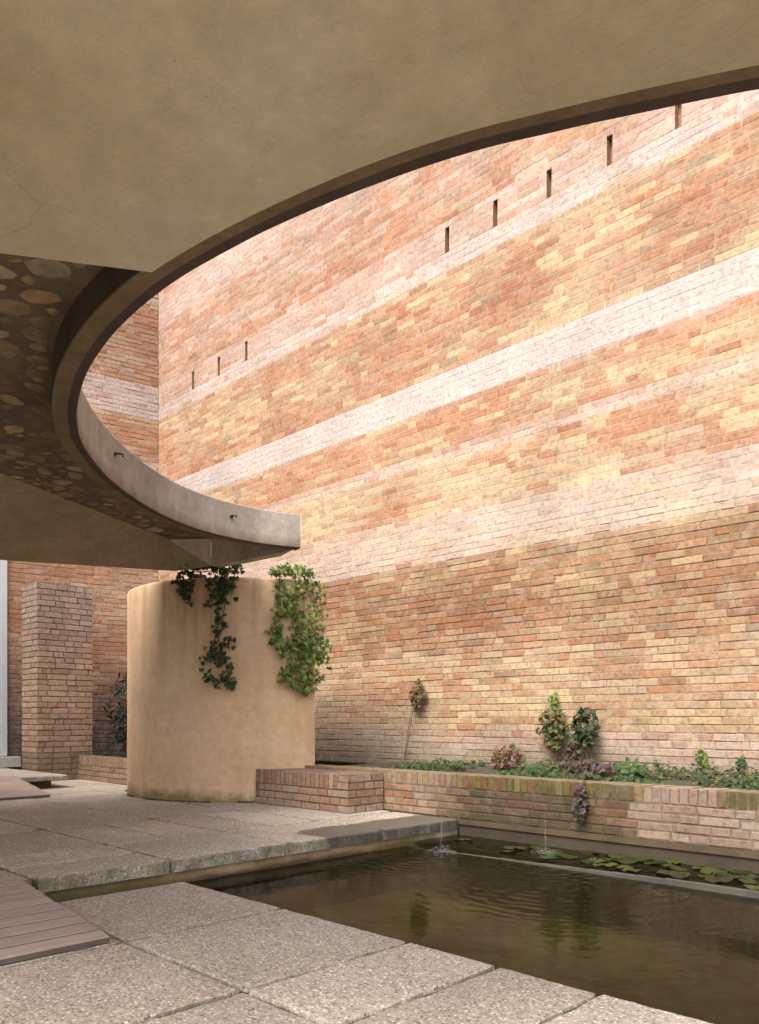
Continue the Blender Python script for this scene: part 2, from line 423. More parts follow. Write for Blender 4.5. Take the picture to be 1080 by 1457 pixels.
def bricks(mb, O, U, Nn, L, H, colfn, seed=0, course=.066, blen=.255, holes=(), depth=.0045, mort=.010, z0=0.0, rag=.0028, header=.35, soldier=False, u_off=0.0, deepfade=False):
    """a brick face: O lower corner, U along, Nn outward; every brick is its own chamfered block on a mortar bed"""
    r = random.Random(seed); O = Vector(O); U = Vector(U).normalized(); Nn = Vector(Nn).normalized(); K = Vector((0, 0, 1))
    flip = U.cross(K).dot(Nn) < 0
    def pt(u, v, d): return O+U*u+K*v+Nn*d
    ncr = 1 if soldier else max(1, int(round(H/course))); ch = H/ncr
    for i in range(ncr):
        v0, v1 = i*ch, (i+1)*ch; dp = depth*(1-.66*step(2.3, 2.9, z0+v0)) if deepfade else depth
        cuts = sorted([(h[0], h[1]) for h in holes if h[2] < v1-.01 and h[3] > v0+.01])
        segs = []; s = 0.0
        for a, b in cuts:
            if a > s: segs.append((s, a))
            s = max(s, b)
        if s < L: segs.append((s, L))
        for a, b in segs:
            # mortar bed
            nseg = max(1, int((b-a)/.4)); vs = []; cs = []; fs = []
            for q in range(nseg+1):
                uu = a+(b-a)*q/nseg
                for vv in (v0, v1):
                    vs.append(pt(uu, vv, -dp)); cs.append(colfn(uu+u_off, z0+vv, r, True))
            for q in range(nseg):
                f = (2*q, 2*q+2, 2*q+3, 2*q+1); fs.append(f if not flip else f[::-1])
            mb.add(vs, fs, cs)
            u = a-(r.random()*blen if a == 0 and not soldier else 0)
            while u < b-.01:
                ln = .062 if soldier else (blen*r.uniform(.44, .52) if r.random() < header else blen*r.uniform(.9, 1.06))
                x0, x1 = max(u, a), min(u+ln, b)
                if b-(u+ln) < .035: x1 = b; u = b
                if x1-x0 > .03:
                    um = (x0+x1)/2; c = colfn(um+u_off, z0+(v0+v1)/2, r, False)
                    m = mort/2; d = r.uniform(-.004, .004)*dp/depth; t = r.uniform(-rag, rag); t2 = r.uniform(-rag, rag); e = .004
                    xa, xb = x0+(m if x0 > 1e-6 else 0), x1-(m if x1 < L-1e-6 else 0)
                    ya, yb = v0+m, v1-m
                    if soldier: yb = v1
                    base = [(xa, ya+t), (xb, ya+t2), (xb, yb+t2), (xa, yb+t)]
                    q = r.uniform(.6, 1.6)*e
                    ins = [(xa+q, ya+t+q), (xb-e, ya+t2+e), (xb-q, yb+t2-q), (xa+e, yb+t-e)]
                    vs = [pt(p[0], p[1], -dp-.001) for p in base]+[pt(p[0], p[1], d-e*.8*dp/depth) for p in base]+[pt(p[0], p[1], d) for p in ins]
                    fs = []
                    for a0 in (0, 4):
                        for j in range(4): fs.append((a0+j, a0+(j+1) % 4, a0+4+(j+1) % 4, a0+4+j))
                    fs.append((8, 9, 10, 11))
                    if flip: fs = [f[::-1] for f in fs]
                    cs = [c]*12
                    mb.add(vs, fs, cs)
                u += ln
    return mb

# ================================================================== GROUND
mb = MB(); g = 400
mb.add([(-g,-g,-.95),(g,-g,-.95),(g,g,-.95),(-g,g,-.95)], [(0,1,2,3)], (1,1,1))
tag(mb.build('ground', M_SOIL), kind='structure')

def slab(mb, x0, y0, x1, y1, zt, th, r, col=(1, 1, 1), gap=.008, rough=.004):
    x0 += gap; x1 -= gap; y0 += gap; y1 -= gap; per = []
    cr = .012
    def edge(a, b, nrm):
        n = max(2, int((Vector(b)-Vector(a)).length/.035))
        for i in range(n):
            t = i/n; p = Vector(a).lerp(Vector(b), t)
            k = nz(p.x*9, p.y*9, zt*7)*rough*1.6+r.uniform(-rough, rough)*.6
            per.append((p.x+nrm[0]*k, p.y+nrm[1]*k, nrm))
    edge((x0+cr, y0), (x1-cr, y0), (0, -1)); edge((x1, y0+cr), (x1, y1-cr), (1, 0))
    edge((x1-cr, y1), (x0+cr, y1), (0, 1)); edge((x0, y1-cr), (x0, y0+cr), (-1, 0))
    n = len(per); vs = []
    cx, cy = (x0+x1)/2, (y0+y1)/2; dz = r.uniform(-.003, .003); tx, ty = r.uniform(-.002, .002), r.uniform(-.002, .002)
    def ztop(x, y): return zt+dz+tx*(x-cx)+ty*(y-cy)
    for ins, dn in ((.014, 0), (.004, .004), (0, .013), (0, th)):
        for x, y, nr in per:
            sx = (x-cx)/max(abs(x-cx), 1e-6); f = ins
            px, py = x-nr[0]*f, y-nr[1]*f
            vs.append((px, py, ztop(x, y)-dn))
    fs = [tuple(range(n))]
    for k in range(3):
        for i in range(n): fs.append((k*n+(i), (k+1)*n+i, (k+1)*n+(i+1) % n, k*n+(i+1) % n))
    mb.add(vs, fs, col)

r = random.Random(4)
def tone(): j = r.uniform(.84, 1.10); return (j*r.uniform(.98, 1.02), j, j*r.uniform(.97, 1.01))
ZN = -.13                                     # lower paving
mb = MB()
ys = [-2.5, -1.65, -.80, .04, .78, 1.612, 2.46]
for iy in range(len(ys)-1):
    xs = [-4.02, -3.09, -2.245, -1.785, -1.36, -.93, -.49, -.05, .39, .83, 1.7, 2.55, 3.4, 4.3] if iy == 5 else \
         [-4.02, -3.09, -2.25, -1.79, -.93, -.05, .83, 1.7, 2.55, 3.4, 4.3]
    if iy < 4: xs = [-4.02, -3.5, -2.68, -1.82, -.96, -.1, .77, 1.63, 2.5, 3.4, 4.3]
    for ix in range(len(xs)-1):
        slab(mb, xs[ix], ys[iy], xs[ix+1], ys[iy+1], ZN, .075, r, tone(), gap=.0065, rough=.0045)
tag(mb.build('paving', M_AGG), kind='structure')
def m_joint():
    k = N('mossy_joint'); n = k.noise(8, 5, .7)
    k.col(k.ramp(n, [(.35, (.03,.026,.018)), (.55, (.07,.065,.025)), (.7, (.10,.115,.03))])); k.rough(.95); k.bump(k.noise(60, 4), .8, .01); return k.m
M_JOINT = m_joint()
mb = MB(); mb.box(-4.06, -2.5, -.9, 4.3, 2.43, ZN-.016)
tag(mb.build('paving_bed', [M_JOINT]), kind='structure')

# terrace (upper paving)
mb = MB()
xg = [-4.05, -4.80, -5.82, -6.70, -7.62, -8.55, -9.45, -10.4, -11.4, -12.4]
yg = [-1.6, -.75, .10, .95, 1.62, 2.40, 3.275, 4.15, 5.04]
for i in range(len(xg)-1):
    for j in range(len(yg)-1):
        a, b, c, d = xg[i+1], yg[j], xg[i], yg[j+1]
        if i == 0 and j < 5:
            slab(mb, -4.42, b, c, d, 0, .078, r, tone(), rough=.006); slab(mb, a, b, -4.42, d, 0, .078, r, tone())
        elif i == 0: slab(mb, a, b, c, d, 0, .078, r, tone(), gap=.005, rough=.007)
        elif i == 1 and j in (5, 6):
            m = (b+d)/2; slab(mb, a, b, c, m, 0, .07, r, tone()); slab(mb, a, m, c, d, 0, .07, r, tone())
        else: slab(mb, a, b, c, d, 0, .07, r, tone())
tag(mb.build('terrace', M_AGG), kind='structure')
mb = MB(); mb.box(-12.4, -1.6, -.9, -4.15, 5.035, -.014)
tag(mb.build('terrace_bed', M_JOINT), kind='structure')
mb = MB(); mb.box(-4.148, -1.6, -.9, -4.085, 5.05, -.081)
tag(mb.build('terrace_edge', M_PWALL), kind='structure')

# pool
ZW, ZC = -.155, -.132
mb = MB(); mb.box(-4.08, 2.44, -.80, 6.0, 5.2, -.48)
tag(mb.build('pool_floor', M_POOL), kind='structure')
mb = MB(); mb.box(-4.06, 2.405, -.80, 6.0, 2.432, ZN-.078)
tag(mb.build('pool_edge', M_PWALL), kind='structure')
JA = P(.444, 5.68); JB = P(1.11, 5.45)
JB.y = 4.72
M_WATER = m_water('pool_water', [(JA.x, JA.y, 1.0), (JB.x+.2, JB.y-.35, .9), (-2.45, 3.95, .75)], (.40,.38,.22), .06)
M_CHAN = m_water('channel_water', [(JB.x, JB.y, .9)], (.40,.38,.24), .10)
mb = MB(); mb.add([(-4.083,2.434,ZW),(6,2.434,ZW),(6,4.44,ZW),(-4.083,4.44,ZW)], [(0,1,2,3)])
tag(mb.build('water', M_WATER), kind='structure')
mb = MB(); mb.add([(-4.083,4.52,ZC),(6,4.52,ZC),(6,5.06,ZC),(-4.083,5.06,ZC)], [(0,1,2,3)])
tag(mb.build('channel_water', M_CHAN), kind='structure')
mb = MB()
n = 60
for i in range(n):
    a, b = -4.083+10.08*i/n, -4.083+10.08*(i+1)/n
    mb.box(a, 4.445, -.78, b, 4.497, -.170+.045*min(1, max(0, (a+4.0)/2.0))+.002*nz(i*1.7, 0, 0))
o = mb.build('channel_curb', M_CURB, org=(-4.0, 4.48, -.48))
tag(o, 'thin grey concrete curb dividing the dark pool from the lily channel', 'curb')

# ================================================================== COURT WALL
CX, CY = -11.19, 6.40
WH = 9.4
slit_x = [-2.84, -3.46, -4.08, -4.70, -5.32, -8.87, -9.53, -10.20]
holes = [(x-CX-.028, x-CX+.028, 5.70-.3, 5.70-.3+.28) for x in slit_x]
root = thing('brick_wall', (-4, CY, .30), 'tall weathered brick court wall with pale horizontal bands and narrow slits', 'wall')
mb = MB()
bricks(mb, (CX, CY, .30), (1, 0, 0), (0, -1, 0), 18.5, WH-.30, lambda u, z, r, m: wall_colour(u, z, r, m), seed=11, holes=holes, z0=.30, u_off=CX, mort=.0085, deepfade=True)
for a, b, c, d in holes:
    x0, x1, z0, z1 = CX+a, CX+b, .3+math.floor(c/.066+.5)*.066, .3+math.floor(d/.066+.5)*.066
    k = (.30,.17,.10)
    mb.add([(x0,CY+.005,z0),(x1,CY+.005,z0),(x1,CY+.005,z1+.0),(x0,CY+.005,z1),(x0,CY+.07,z0),(x1,CY+.07,z0),(x1,CY+.07,z1),(x0,CY+.07,z1)],
           [(0,1,5,4),(3,7,6,2),(0,4,7,3),(1,2,6,5),(4,5,6,7)], k)
mb.build('masonry', M_BRICK, root)
mb = MB(); mb.box(CX-.4, CY+.17, -.9, CX+18.5, CY+.5, WH, (.4,.28,.19)); mb.build('backing', M_BRICK, root)
mb = MB(); mb.box(CX+.02, CY-.03, WH+.002, CX+18.5, CY+.54, WH+.07, (.5,.42,.36)); mb.build('coping', M_BRICK, root)

# end wall, slightly out of square
ED = Vector((-.222, -.976, 0)).normalized(); EN = Vector((ED.y*-1, ED.x, 0))
if EN.x < 0: EN = -EN
E0 = Vector((CX, CY, 0))
root = thing('brick_wall', E0+ED*1.1, 'orange brick end wall meeting the tall banded wall at the far corner', 'wall')
mb = MB(); LE = 2.17
bricks(mb, E0, ED, EN, LE, WH, lambda u, z, r, m: wall_colour(u, z, r, m, True), seed=21, z0=0)
a = E0+ED*3.25
bricks(mb, E0+ED*LE+Vector((0, 0, 3.3)), ED, EN, 5.0, WH-3.3, lambda u, z, r, m: wall_colour(u, z, r, m, True), seed=22, z0=3.3)
bricks(mb, a, ED, EN, 5.0-1.08, 3.3, lambda u, z, r, m: wall_colour(u, z, r, m, True), seed=23)
mb.build('masonry', M_BRICK, root)
mb = MB()
def slabwall(mb, a, b, z0, z1, d0, d1, col):
    p = [E0+ED*a-EN*d0, E0+ED*b-EN*d0, E0+ED*b-EN*d1, E0+ED*a-EN*d1]
    mb.prism([(q.x, q.y) for q in p], z0, z1, col)
slabwall(mb, -.4, LE, -.9, WH, .012, .4, (.4,.28,.19)); slabwall(mb, 3.25, 7.17, -.9, WH, .012, .4, (.4,.28,.19)); slabwall(mb, LE, 3.25, 3.3, WH, .012, .4, (.4,.28,.19))
mb.build('backing', M_BRICK, root)
# white door in the end wall
c = E0+ED*2.7
root = thing('door', Vector((c.x, c.y, .15)), 'white painted door at the left edge beyond the brick pillar', 'door')
mb = MB(); slabwall(mb, LE+.08, 3.17, .30, 3.22, .02, .07, (1,1,1)); mb.build('door_leaf', M_WHITE, root)
mb = MB(); slabwall(mb, LE+.002, LE+.078, .30, 3.22, -.03, .10, (1,1,1)); slabwall(mb, 3.172, 3.248, .30, 3.22, -.03, .10, (1,1,1)); slabwall(mb, LE+.002, 3.248, 3.222, 3.298, -.03, .10, (1,1,1)); mb.build('door_frame', M_WHITE, root)
mb = MB(); slabwall(mb, LE-.14, 3.4, .15, .285, -.28, -.015, (1,1,1)); mb.build('threshold', M_PALEST, root)

# pillar
def pillar_col(u, z, r, m=False):
    if m: return (.13,.09,.065)
    c = pick(r, [(SAL, 3), (TAN, 3), (BUF, 2), (ORA, 1.2), (PIN, 2), (BRN, .6)])
    c = lerp(c, (.38,.255,.17), .6)
    c = lerp(c, (.33,.245,.205), step(1.3, 2.4, z)*.75); j = r.uniform(.80, 1.05)
    if z < .35: c = lerp(c, (.12,.10,.05), .5)
    return tuple(x*j for x in c)
root = thing('shade_wall', (-10, -1.85, 0), 'unseen high brick wall added at the left to shade the far terrace', 'wall')  # wall added out of view to shade the far terrace
mb = MB(); bricks(mb, (-6.6, -1.70, 0), (-1, 0, 0), (0, 1, 0), 6.4, 7.6, pillar_col, seed=71, course=.074); mb.build('masonry', M_BRICK, root)
mb = MB(); mb.box(-13.0, -2.05, -.9, -6.6, -1.712, 7.6, (.25,.18,.13)); mb.build('backing', M_BRICK, root)
root = thing('brick_pillar', (-10.66, 4.57, 0), 'square brick pillar standing between the white door and the column', 'pillar')
mb = MB(); PX, PY = -10.41, 4.20
bricks(mb, (PX, PY, 0), (0, 1, 0), (1, 0, 0), .75, 2.60, pillar_col, 31, course=.074, mort=.012)
bricks(mb, (PX-.51, PY, 0), (1, 0, 0), (0, -1, 0), .51, 2.60, pillar_col, 32, course=.074, mort=.012)
bricks(mb, (PX, PY+.75, 0), (-1, 0, 0), (0, 1, 0), .51, 2.60, pillar_col, 33, course=.074, mort=.012)
bricks(mb, (PX-.51, PY+.75, 0), (0, -1, 0), (-1, 0, 0), .75, 2.60, pillar_col, 34, course=.074, mort=.012)
mb.box(PX-.50, PY+.01, 2.55, PX-.01, PY+.74, 2.62, (.25,.2,.15))
mb.build('shaft', M_DAMPBRICK, root)

# landing step by the door, and the board ramp off it
mb = MB(); rr = random.Random(8)
slab(mb, -11.15, -1.0, -9.2, 4.1, .15, .055, rr, (1.0, 1.0, 1.0), rough=.006)
mb.box(-11.15, -1.0, -.01, -9.55, 4.02, .094, (.5,.5,.5))
o = mb.build('landing_step', M_AGG, org=(-10.2, 3.5, 0))
tag(o, 'thin raised pebble-concrete landing before the white door, dark gap beneath its edge', 'step')
def ramp(name, x0, z0, x1, z1, ya, yb, nb, label, group=None, seed=0, runner=True):
    root = thing(name, ((x0+x1)/2, (ya+yb)/2, min(z0, z1)), label, 'ramp')
    rr = random.Random(seed); d = Vector((x1-x0, 0, z1-z0)); L = d.length; d.normalize(); nrm = Vector((-d.z, 0, d.x))
    if nrm.z < 0: nrm = -nrm
    pw = L/nb; th = .026
    for i in range(nb):
        mb = MB(); a = Vector((x0, 0, z0))+d*(i*pw+.007); b = Vector((x0, 0, z0))+d*((i+1)*pw-.007)
        e = rr.uniform(-.004, .004); j = rr.uniform(.92, 1.07)
        lo = -nrm*th; ch = d*.003-nrm*.0; vs = []
        for y in (ya, yb+e):
            for p in (a+lo, b+lo, b-nrm*.004, b-d*.004, a+d*.004, a-nrm*.004): vs.append((p.x, y, p.z))
        sg = [(0,1,2,3,4,5), (11,10,9,8,7,6)]+[(k, 6+k, 6+(k+1) % 6, (k+1) % 6) for k in range(6)]
        if (x1-x0) < 0: sg = [f[::-1] for f in sg]
        mb.add(vs, [sg[i] for i in (5, 4, 6)], (j, j, j*.99)); mb.add(vs, [sg[i] for i in (0, 1, 2, 3, 7)], (j*.42, j*.40, j*.38))  # board sides painted darker so the gaps read as shaded
        mb.build('board', M_WOOD, root)
    if runner:
        for y in (ya+.15, (ya+yb)/2, yb-.12):
            mb = MB(); p, q = Vector((x0, y, z0))-nrm*(th+.001), Vector((x1, y, z1))-nrm*(th+.001)
            zb = min(z0, z1)-.03
            mb.add([(p.x, y-.03, p.z), (q.x, y-.03, q.z), (q.x, y-.03, zb), (p.x, y-.03, zb), (p.x, y+.03, p.z), (q.x, y+.03, q.z), (q.x, y+.03, zb), (p.x, y+.03, zb)],
                   [(0,1,2,3), (7,6,5,4), (0,4,5,1), (1,5,6,2), (2,6,7,3), (3,7,4,0)], (.5,.5,.5))
            mb.build('bearer', M_WOOD, root)
    return root
ramp('timber_ramp', -4.07, .012, -3.10, -.098, -.35, 1.55, 9, 'grey boarded timber ramp from the lower paving up to the terrace', seed=3)
ramp('timber_ramp', -9.2, .178, -8.2, .03, .6, 3.45, 4, 'smooth far timber ramp leaning on the landing step below the pillar', seed=5)

# low brick walls
def low_col(u, z, r, m=False, moss=.4):
    if m: return (.11,.09,.055)
    c = pick(r, [(SAL, 3), (ORA, 2.5), (TAN, 2), (BUF, 2), (PIN, 1.5), (RED, 1.2), (BRN, 1)])
    j = r.uniform(.74, .96); c = tuple(x*j for x in lerp(c, (.41,.27,.195), .5))
    k = max(0, nz(u*1.4, z*3, 8)+.15); return lerp(c, (.15,.125,.035), min(.8, moss*(k*2+r.random()*.3)))
def ret_col(u, z, r, m=False):
    mossy = step(-4.5, -3.8, u)*(1-step(-2.62, -2.42, u))+.9*step(-2.0, -1.95, u)*(1-step(-1.2, -.9, u))*(z > .245)
    pale = step(-2.75, -2.35, u)
    if m: return lerp((.17,.135,.095), (.05,.045,.016), min(1, mossy*.9))
    c = pick(r, [(SAL, 3), (ORA, 2.2), (TAN, 2), (BUF, 2.6), (PIN, 2), (RED, .8)])
    c = lerp(c, pick(r, [((.36,.155,.06), 3), ((.27,.095,.045), 3), (BRN, 2), ((.15,.10,.035), 2)]), mossy*.85*(z < .245))
    c = lerp(c, (.32,.19,.11), .3); c = lerp(c, (.37,.265,.215), pale*.55); j = r.uniform(.68, .92); c = tuple(x*j for x in c)
    if z > .245:
        c = lerp(c, pick(r, [((.25,.19,.02), 2), ((.16,.14,.018), 2), ((.33,.26,.05), 1), ((.26,.12,.045), 1.2)]), mossy*r.uniform(.55, 1))
        if u < -4.4: c = lerp(c, (.29,.215,.11), .6)
    else: c = lerp(c, (.10,.085,.025), min(1, mossy*max(0, nz(u*2, z*4, 2)+.2)*1.5))
    c = tuple(x*(.86-.38*min(1, mossy)) for x in c)
    if z < .07: c = lerp(c, (.06,.05,.028), .7*mossy)
    return c
RY = 5.05; RX0 = -6.08; RL = 9.5; RT_ = .355
root = thing('planter_wall', (-3, RY, 0), 'long low mossy brick planter wall with upright top bricks above the channel', 'planter wall')
mb = MB()
bricks(mb, (RX0, RY, 0), (1, 0, 0), (0, -1, 0), RL, .245, ret_col, 41, course=.0612, mort=.012, u_off=RX0)
bricks(mb, (RX0, RY, .245), (1, 0, 0), (0, -1, 0), RL, .11, ret_col, 42, soldier=True, z0=.245, u_off=RX0, mort=.010)
rr = random.Random(2); x = RX0
while x < RX0+RL:                              # the upright bricks run back across the top
    c = ret_col(x, .25, rr); c = lerp(c, (.25,.20,.125), .6)
    mb.box(x+.004, RY+.004, .30, x+.058, RY+.25, RT_-.002+rr.uniform(-.003, .003), c); x += .062
mb.box(RX0, RY+.012, -.3, RX0+RL, RY+.246, .340, (.22,.18,.12))
mb.build('brickwork', M_DAMPBRICK, root)
mb = MB(); mb.box(-4.083, RY-.024, -.042, RX0+RL, RY+.011, -.004, (.62,.55,.44)); mb.box(-4.083, RY-.008, -.6, RX0+RL, RY+.011, -.042, (.36,.36,.34)); mb.build('plinth', M_DARKCON, root)
mb = MB(); n = 90
vs = []; fs = []
for i in range(n+1):
    x = RX0+(RL+5)*i/n
    for j in range(5):
        y = RY+.25+(CY-.005-RY-.25)*j/4; vs.append((x, y, .315+.02*nz(x*3, y*3, 1)+.025*(j/4)))
for i in range(n):
    for j in range(4): fs.append((i*5+j, (i+1)*5+j, (i+1)*5+j+1, i*5+j+1))
mb.add(vs, fs); tag(mb.build('planting_bed', M_SOIL, smooth=True), kind='structure')

# brick block beside the column
root = thing('brick_bench', (-5.55, 4.82, 0), 'low brick bench block standing at the foot of the column', 'bench')
mb = MB(); BX0, BX1, BY0, BY1, BH = -6.22, -4.92, 4.60, 5.037, .33
def bench_col(u, z, r, m=False): return low_col(u, z, r, m, .18)
bricks(mb, (BX0, BY0, 0), (1, 0, 0), (0, -1, 0), BX1-BX0, .20, bench_col, 51, mort=.011)
bricks(mb, (BX0, BY0, .20), (1, 0, 0), (0, -1, 0), BX1-BX0-.12, .13, bench_col, 52, soldier=True, z0=.2)
bricks(mb, (BX1-.12, BY0, .20), (1, 0, 0), (0, -1, 0), .12, .13, bench_col, 58, z0=.2)
bricks(mb, (BX1, BY0, 0), (0, 1, 0), (1, 0, 0), BY1-BY0, BH, bench_col, 53, mort=.011)
bricks(mb, (BX0, BY1, 0), (0, -1, 0), (-1, 0, 0), BY1-BY0, BH, bench_col, 54, mort=.011)
mb.box(BX0+.008, BY0+.008, 0, BX1-.008, BY1-.003, .318, (.25,.17,.14))
x = BX0; rr = random.Random(6)
while x < BX1-.02:
    c = lerp(bench_col(x, .3, rr), (.25,.155,.13), .7); y = BY0+.006
    for l in (.21, .21):
        mb.box(x+.004, y+.004, .30, min(x+.062, BX1-.006), min(y+l, BY1-.004), BH-.001+rr.uniform(-.003, .002), c); y += .215
    x += .067
mb.build('brickwork', M_DAMPBRICK, root)

# low planter wall behind the column, left
root = thing('planter_wall', (-9.6, 4.77, 0), 'low brick planter wall with dark shrub between the pillar and column', 'planter wall')
mb = MB()
def far_col(u, z, r, m=False): return low_col(u, z, r, m, .55)
bricks(mb, (PX+.002, 4.75, 0), (1, 0, 0), (0, -1, 0), 2.3, .20, far_col, 61)
bricks(mb, (PX+.002, 4.75, .20), (1, 0, 0), (0, -1, 0), 2.3, .13, far_col, 62, soldier=True, z0=.2)
mb.box(PX+.01, 4.762, 0, PX+2.3, 4.95, .322, (.2,.17,.1)); mb.build('brickwork', M_DAMPBRICK, root)
mb = MB(); mb.box(CX+.3, 4.952, -.2, PX+4.3, CY-.02, .24); tag(mb.build('planting_bed', M_SOIL), kind='structure')

# ================================================================== COLUMN
CC = (-1.42, 9.05); CR = 1.40
front = []
a0 = math.atan2(7.90-CC[1], -.654-CC[0]); a1 = math.radians(-195)
for i in range(49):
    a = a0+(a1-a0)*i/48; front.append((CC[0]+CR*math.cos(a), CC[1]+CR*math.sin(a)))
# almond plan: the back arc closes between the two tips
p0, p1 = Vector(front[0]), Vector(front[-1]); back = []
for i in range(1, 16):
    t = i/16; q = p1.lerp(p0, t); nn = Vector((p1.y-p0.y, p0.x-p1.x)).normalized()
    if nn.y < 0: nn = -nn
    q += nn*(math.sin(t*PI)*.30); back.append((q.x, q.y))
plan = front+back
cpos = P(-1.6, 8.4)
col_root = thing('concrete_column', (cpos.x, cpos.y, 0), 'broad almond-plan peach concrete column under the canopy, draped with ivy', 'column')
mb = MB(); CH = 2.19; n = len(plan); vs = []; fs = []
cenp = Vector((sum(p[0] for p in plan)/n, sum(p[1] for p in plan)/n))
levels = [(-.05, 0)]+[(CH*i/24, 0) for i in range(1, 24)]+[(CH-.03, 0), (CH-.012, .006), (CH-.003, .018), (CH, .04)]
for z, ins in levels:
    for i, p in enumerate(plan):
        d = (cenp-Vector(p)).normalized(); q = Vector(p)+d*ins
        wv = .004*nz(q.x*4, q.y*4, z*3)
        q -= d*wv; w_ = P(q.x, q.y, z+(.006*nz(q.x*3, q.y*3, 4) if z > 2 else 0)); vs.append(w_)
for k in range(len(levels)-1):
    for i in range(n): fs.append((k*n+i, k*n+(i+1) % n, (k+1)*n+(i+1) % n, (k+1)*n+i))
fs.append(tuple((len(levels)-1)*n+i for i in range(n)))
a = sum(vs[i].x*vs[(i+1) % n].y-vs[(i+1) % n].x*vs[i].y for i in range(n))
if a < 0: fs = [f[::-1] for f in fs]
mb.add(vs, fs)
o = mb.build('shaft', M_COLUMN, col_root, smooth=True)
try:
    me = o.data; me.set_sharp_from_angle(angle=math.radians(35))
except Exception: pass
mb = MB(); b = P(-1.85, 8.05)
for k, (r0, za, zb) in enumerate(((.11, 2.17, 2.20), (.045, 2.20, 2.25), (.09, 2.25, 2.275))):
    mb.tube([(b.x, b.y, za), (b.x, b.y, zb)], r0, 14, (1, 1, 1))
mb.build('steel_bearing', M_METAL, col_root)

# ================================================================== CANOPY
ZL, ZR, ZT = 2.26, 2.52, 2.545               # beam underside, coffer ceiling, top
croot = thing('concrete_canopy', P(-1.0, 1.0, ZL), 'overhanging concrete canopy with round cut-out edge and pebbled coffer', 'canopy')
trace = [(.881,1.835),(.634,1.905),(.437,1.968),(.227,2.043),(0,2.153),(-.257,2.31),(-.509,2.492),(-.747,2.70),(-.985,2.968),(-1.185,3.255),(-1.335,3.53),(-1.475,3.86),(-1.58,4.24),(-1.632,4.80),(-1.588,5.38),(-1.47,5.86),(-1.26,6.24),(-.98,6.53),(-.667,6.70)]
def crom(pts, per=6):
    out = []; n = len(pts)
    for i in range(n-1):
        p0, p1, p2, p3 = (Vector(pts[max(0, i-1)]), Vector(pts[i]), Vector(pts[i+1]), Vector(pts[min(n-1, i+2)]))
        for k in range(per):
            t = k/per
            out.append(.5*((2*p1)+(p2-p0)*t+(2*p0-5*p1+4*p2-p3)*t*t+(3*p1-p0-3*p2+p3)*t**3))
    out.append(Vector(pts[-1])); return out
ce, cz, cr_ = 1.2524, 4.7448, 2.884
pre = []
for i in range(16):                           # the cut-out carries on to the right, out of frame
    a = math.radians(-55)+(math.atan2(1.835-cz, .881-ce)-math.radians(-55))*i/16
    f = cr_+.049*(i/16); pre.append((ce+f*math.cos(a), cz+f*math.sin(a)))
outer = crom(pre[::3]+[trace[0]]+trace[1:], 6)
def offset(pl, d):
    out = []
    for i, p in enumerate(pl):
        t = (pl[min(i+1, len(pl)-1)]-pl[max(i-1, 0)]).normalized(); nn = Vector((t.y, -t.x))
        if nn.dot(p-Vector((ce, cz))) < 0: nn = -nn
        out.append(p+nn*d)
    return out
BT = .115
def ringbeam(pl, offs, name, mat, zlo, zhi, rowcol):
    """sweep a closed section along a plan line; offs: list of (offset, z) around the section"""
    rows = [offset(pl, d) for d, z in offs]; n = len(pl); vs = []; cs = []; fs = []; m = len(offs)
    for k, (d, z) in enumerate(offs):
        for i in range(n):
            q = rows[k][i]; vs.append(P(q.x, q.y, z+.0025*nz(q.x*5, q.y*5, k))); cs.append(rowcol[k])
    for k in range(m):
        for i in range(n-1):
            fs.append((k*n+i, k*n+i+1, ((k+1) % m)*n+i+1, ((k+1) % m)*n+i))
    fs.append(tuple(k*n+n-1 for k in range(m))); fs.append(tuple(k*n for k in range(m-1, -1, -1)))
    mb = MB(); mb.add(vs, fs, cs); return mb
BS = (.19,.145,.14)                            # dark strip along the outer edge of the underside
G = (1, 1, 1); Bb = (.50,.40,.25); Bi = (.15,.12,.078)  # Bi: coffer shade painted into the beam's inner face
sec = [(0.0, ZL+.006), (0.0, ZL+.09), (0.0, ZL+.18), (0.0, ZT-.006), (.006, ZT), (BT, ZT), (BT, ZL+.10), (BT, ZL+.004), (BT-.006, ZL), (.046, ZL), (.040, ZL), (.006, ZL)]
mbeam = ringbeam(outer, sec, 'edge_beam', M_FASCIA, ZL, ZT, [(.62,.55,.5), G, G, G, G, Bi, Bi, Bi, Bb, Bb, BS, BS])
import bmesh
def fix_normals(o):
    bm = bmesh.new(); bm.from_mesh(o.data); bmesh.ops.recalc_face_normals(bm, faces=bm.faces[:]); bm.to_mesh(o.data); bm.free()
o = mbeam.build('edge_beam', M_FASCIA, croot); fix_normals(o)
inner = offset(outer, BT)
# plastered soffit near the standpoint: butts against the beam, ends in a straight lip before the coffer
def side_idx(pl, q0, q1):
    for i in range(len(pl)-1):
        a, b = pl[i], pl[i+1]
        if a.x > 0: continue
        d0 = (q1[0]-q0[0])*(a.y-q0[1])-(q1[1]-q0[1])*(a.x-q0[0]); d1 = (q1[0]-q0[0])*(b.y-q0[1])-(q1[1]-q0[1])*(b.x-q0[0])
        if d0*d1 < 0: return i, a.lerp(b, d0/(d0-d1))
lipA, lipB = (-1.171, 2.44), (-.729, 2.546)
inn2 = offset(outer, BT-.012)
ix, hit = side_idx(inn2, lipA, lipB)
dl = (Vector(lipA)-hit).normalized(); far_l = hit+dl*6.5
near = [p for p in inn2[:ix+1]]
poly = [P(p.x, p.y) for p in near]+[P(hit.x, hit.y), P(far_l.x, far_l.y), P(-7.5, .0), P(-4.6, .70), P(-3.2, .85), P(-1.8, .80), P(-.4, .85), P(.9, 1.05), P(2.0, 1.5), P(3.05, 2.28)]  # left end drawn out, unseen, to shade the terrace
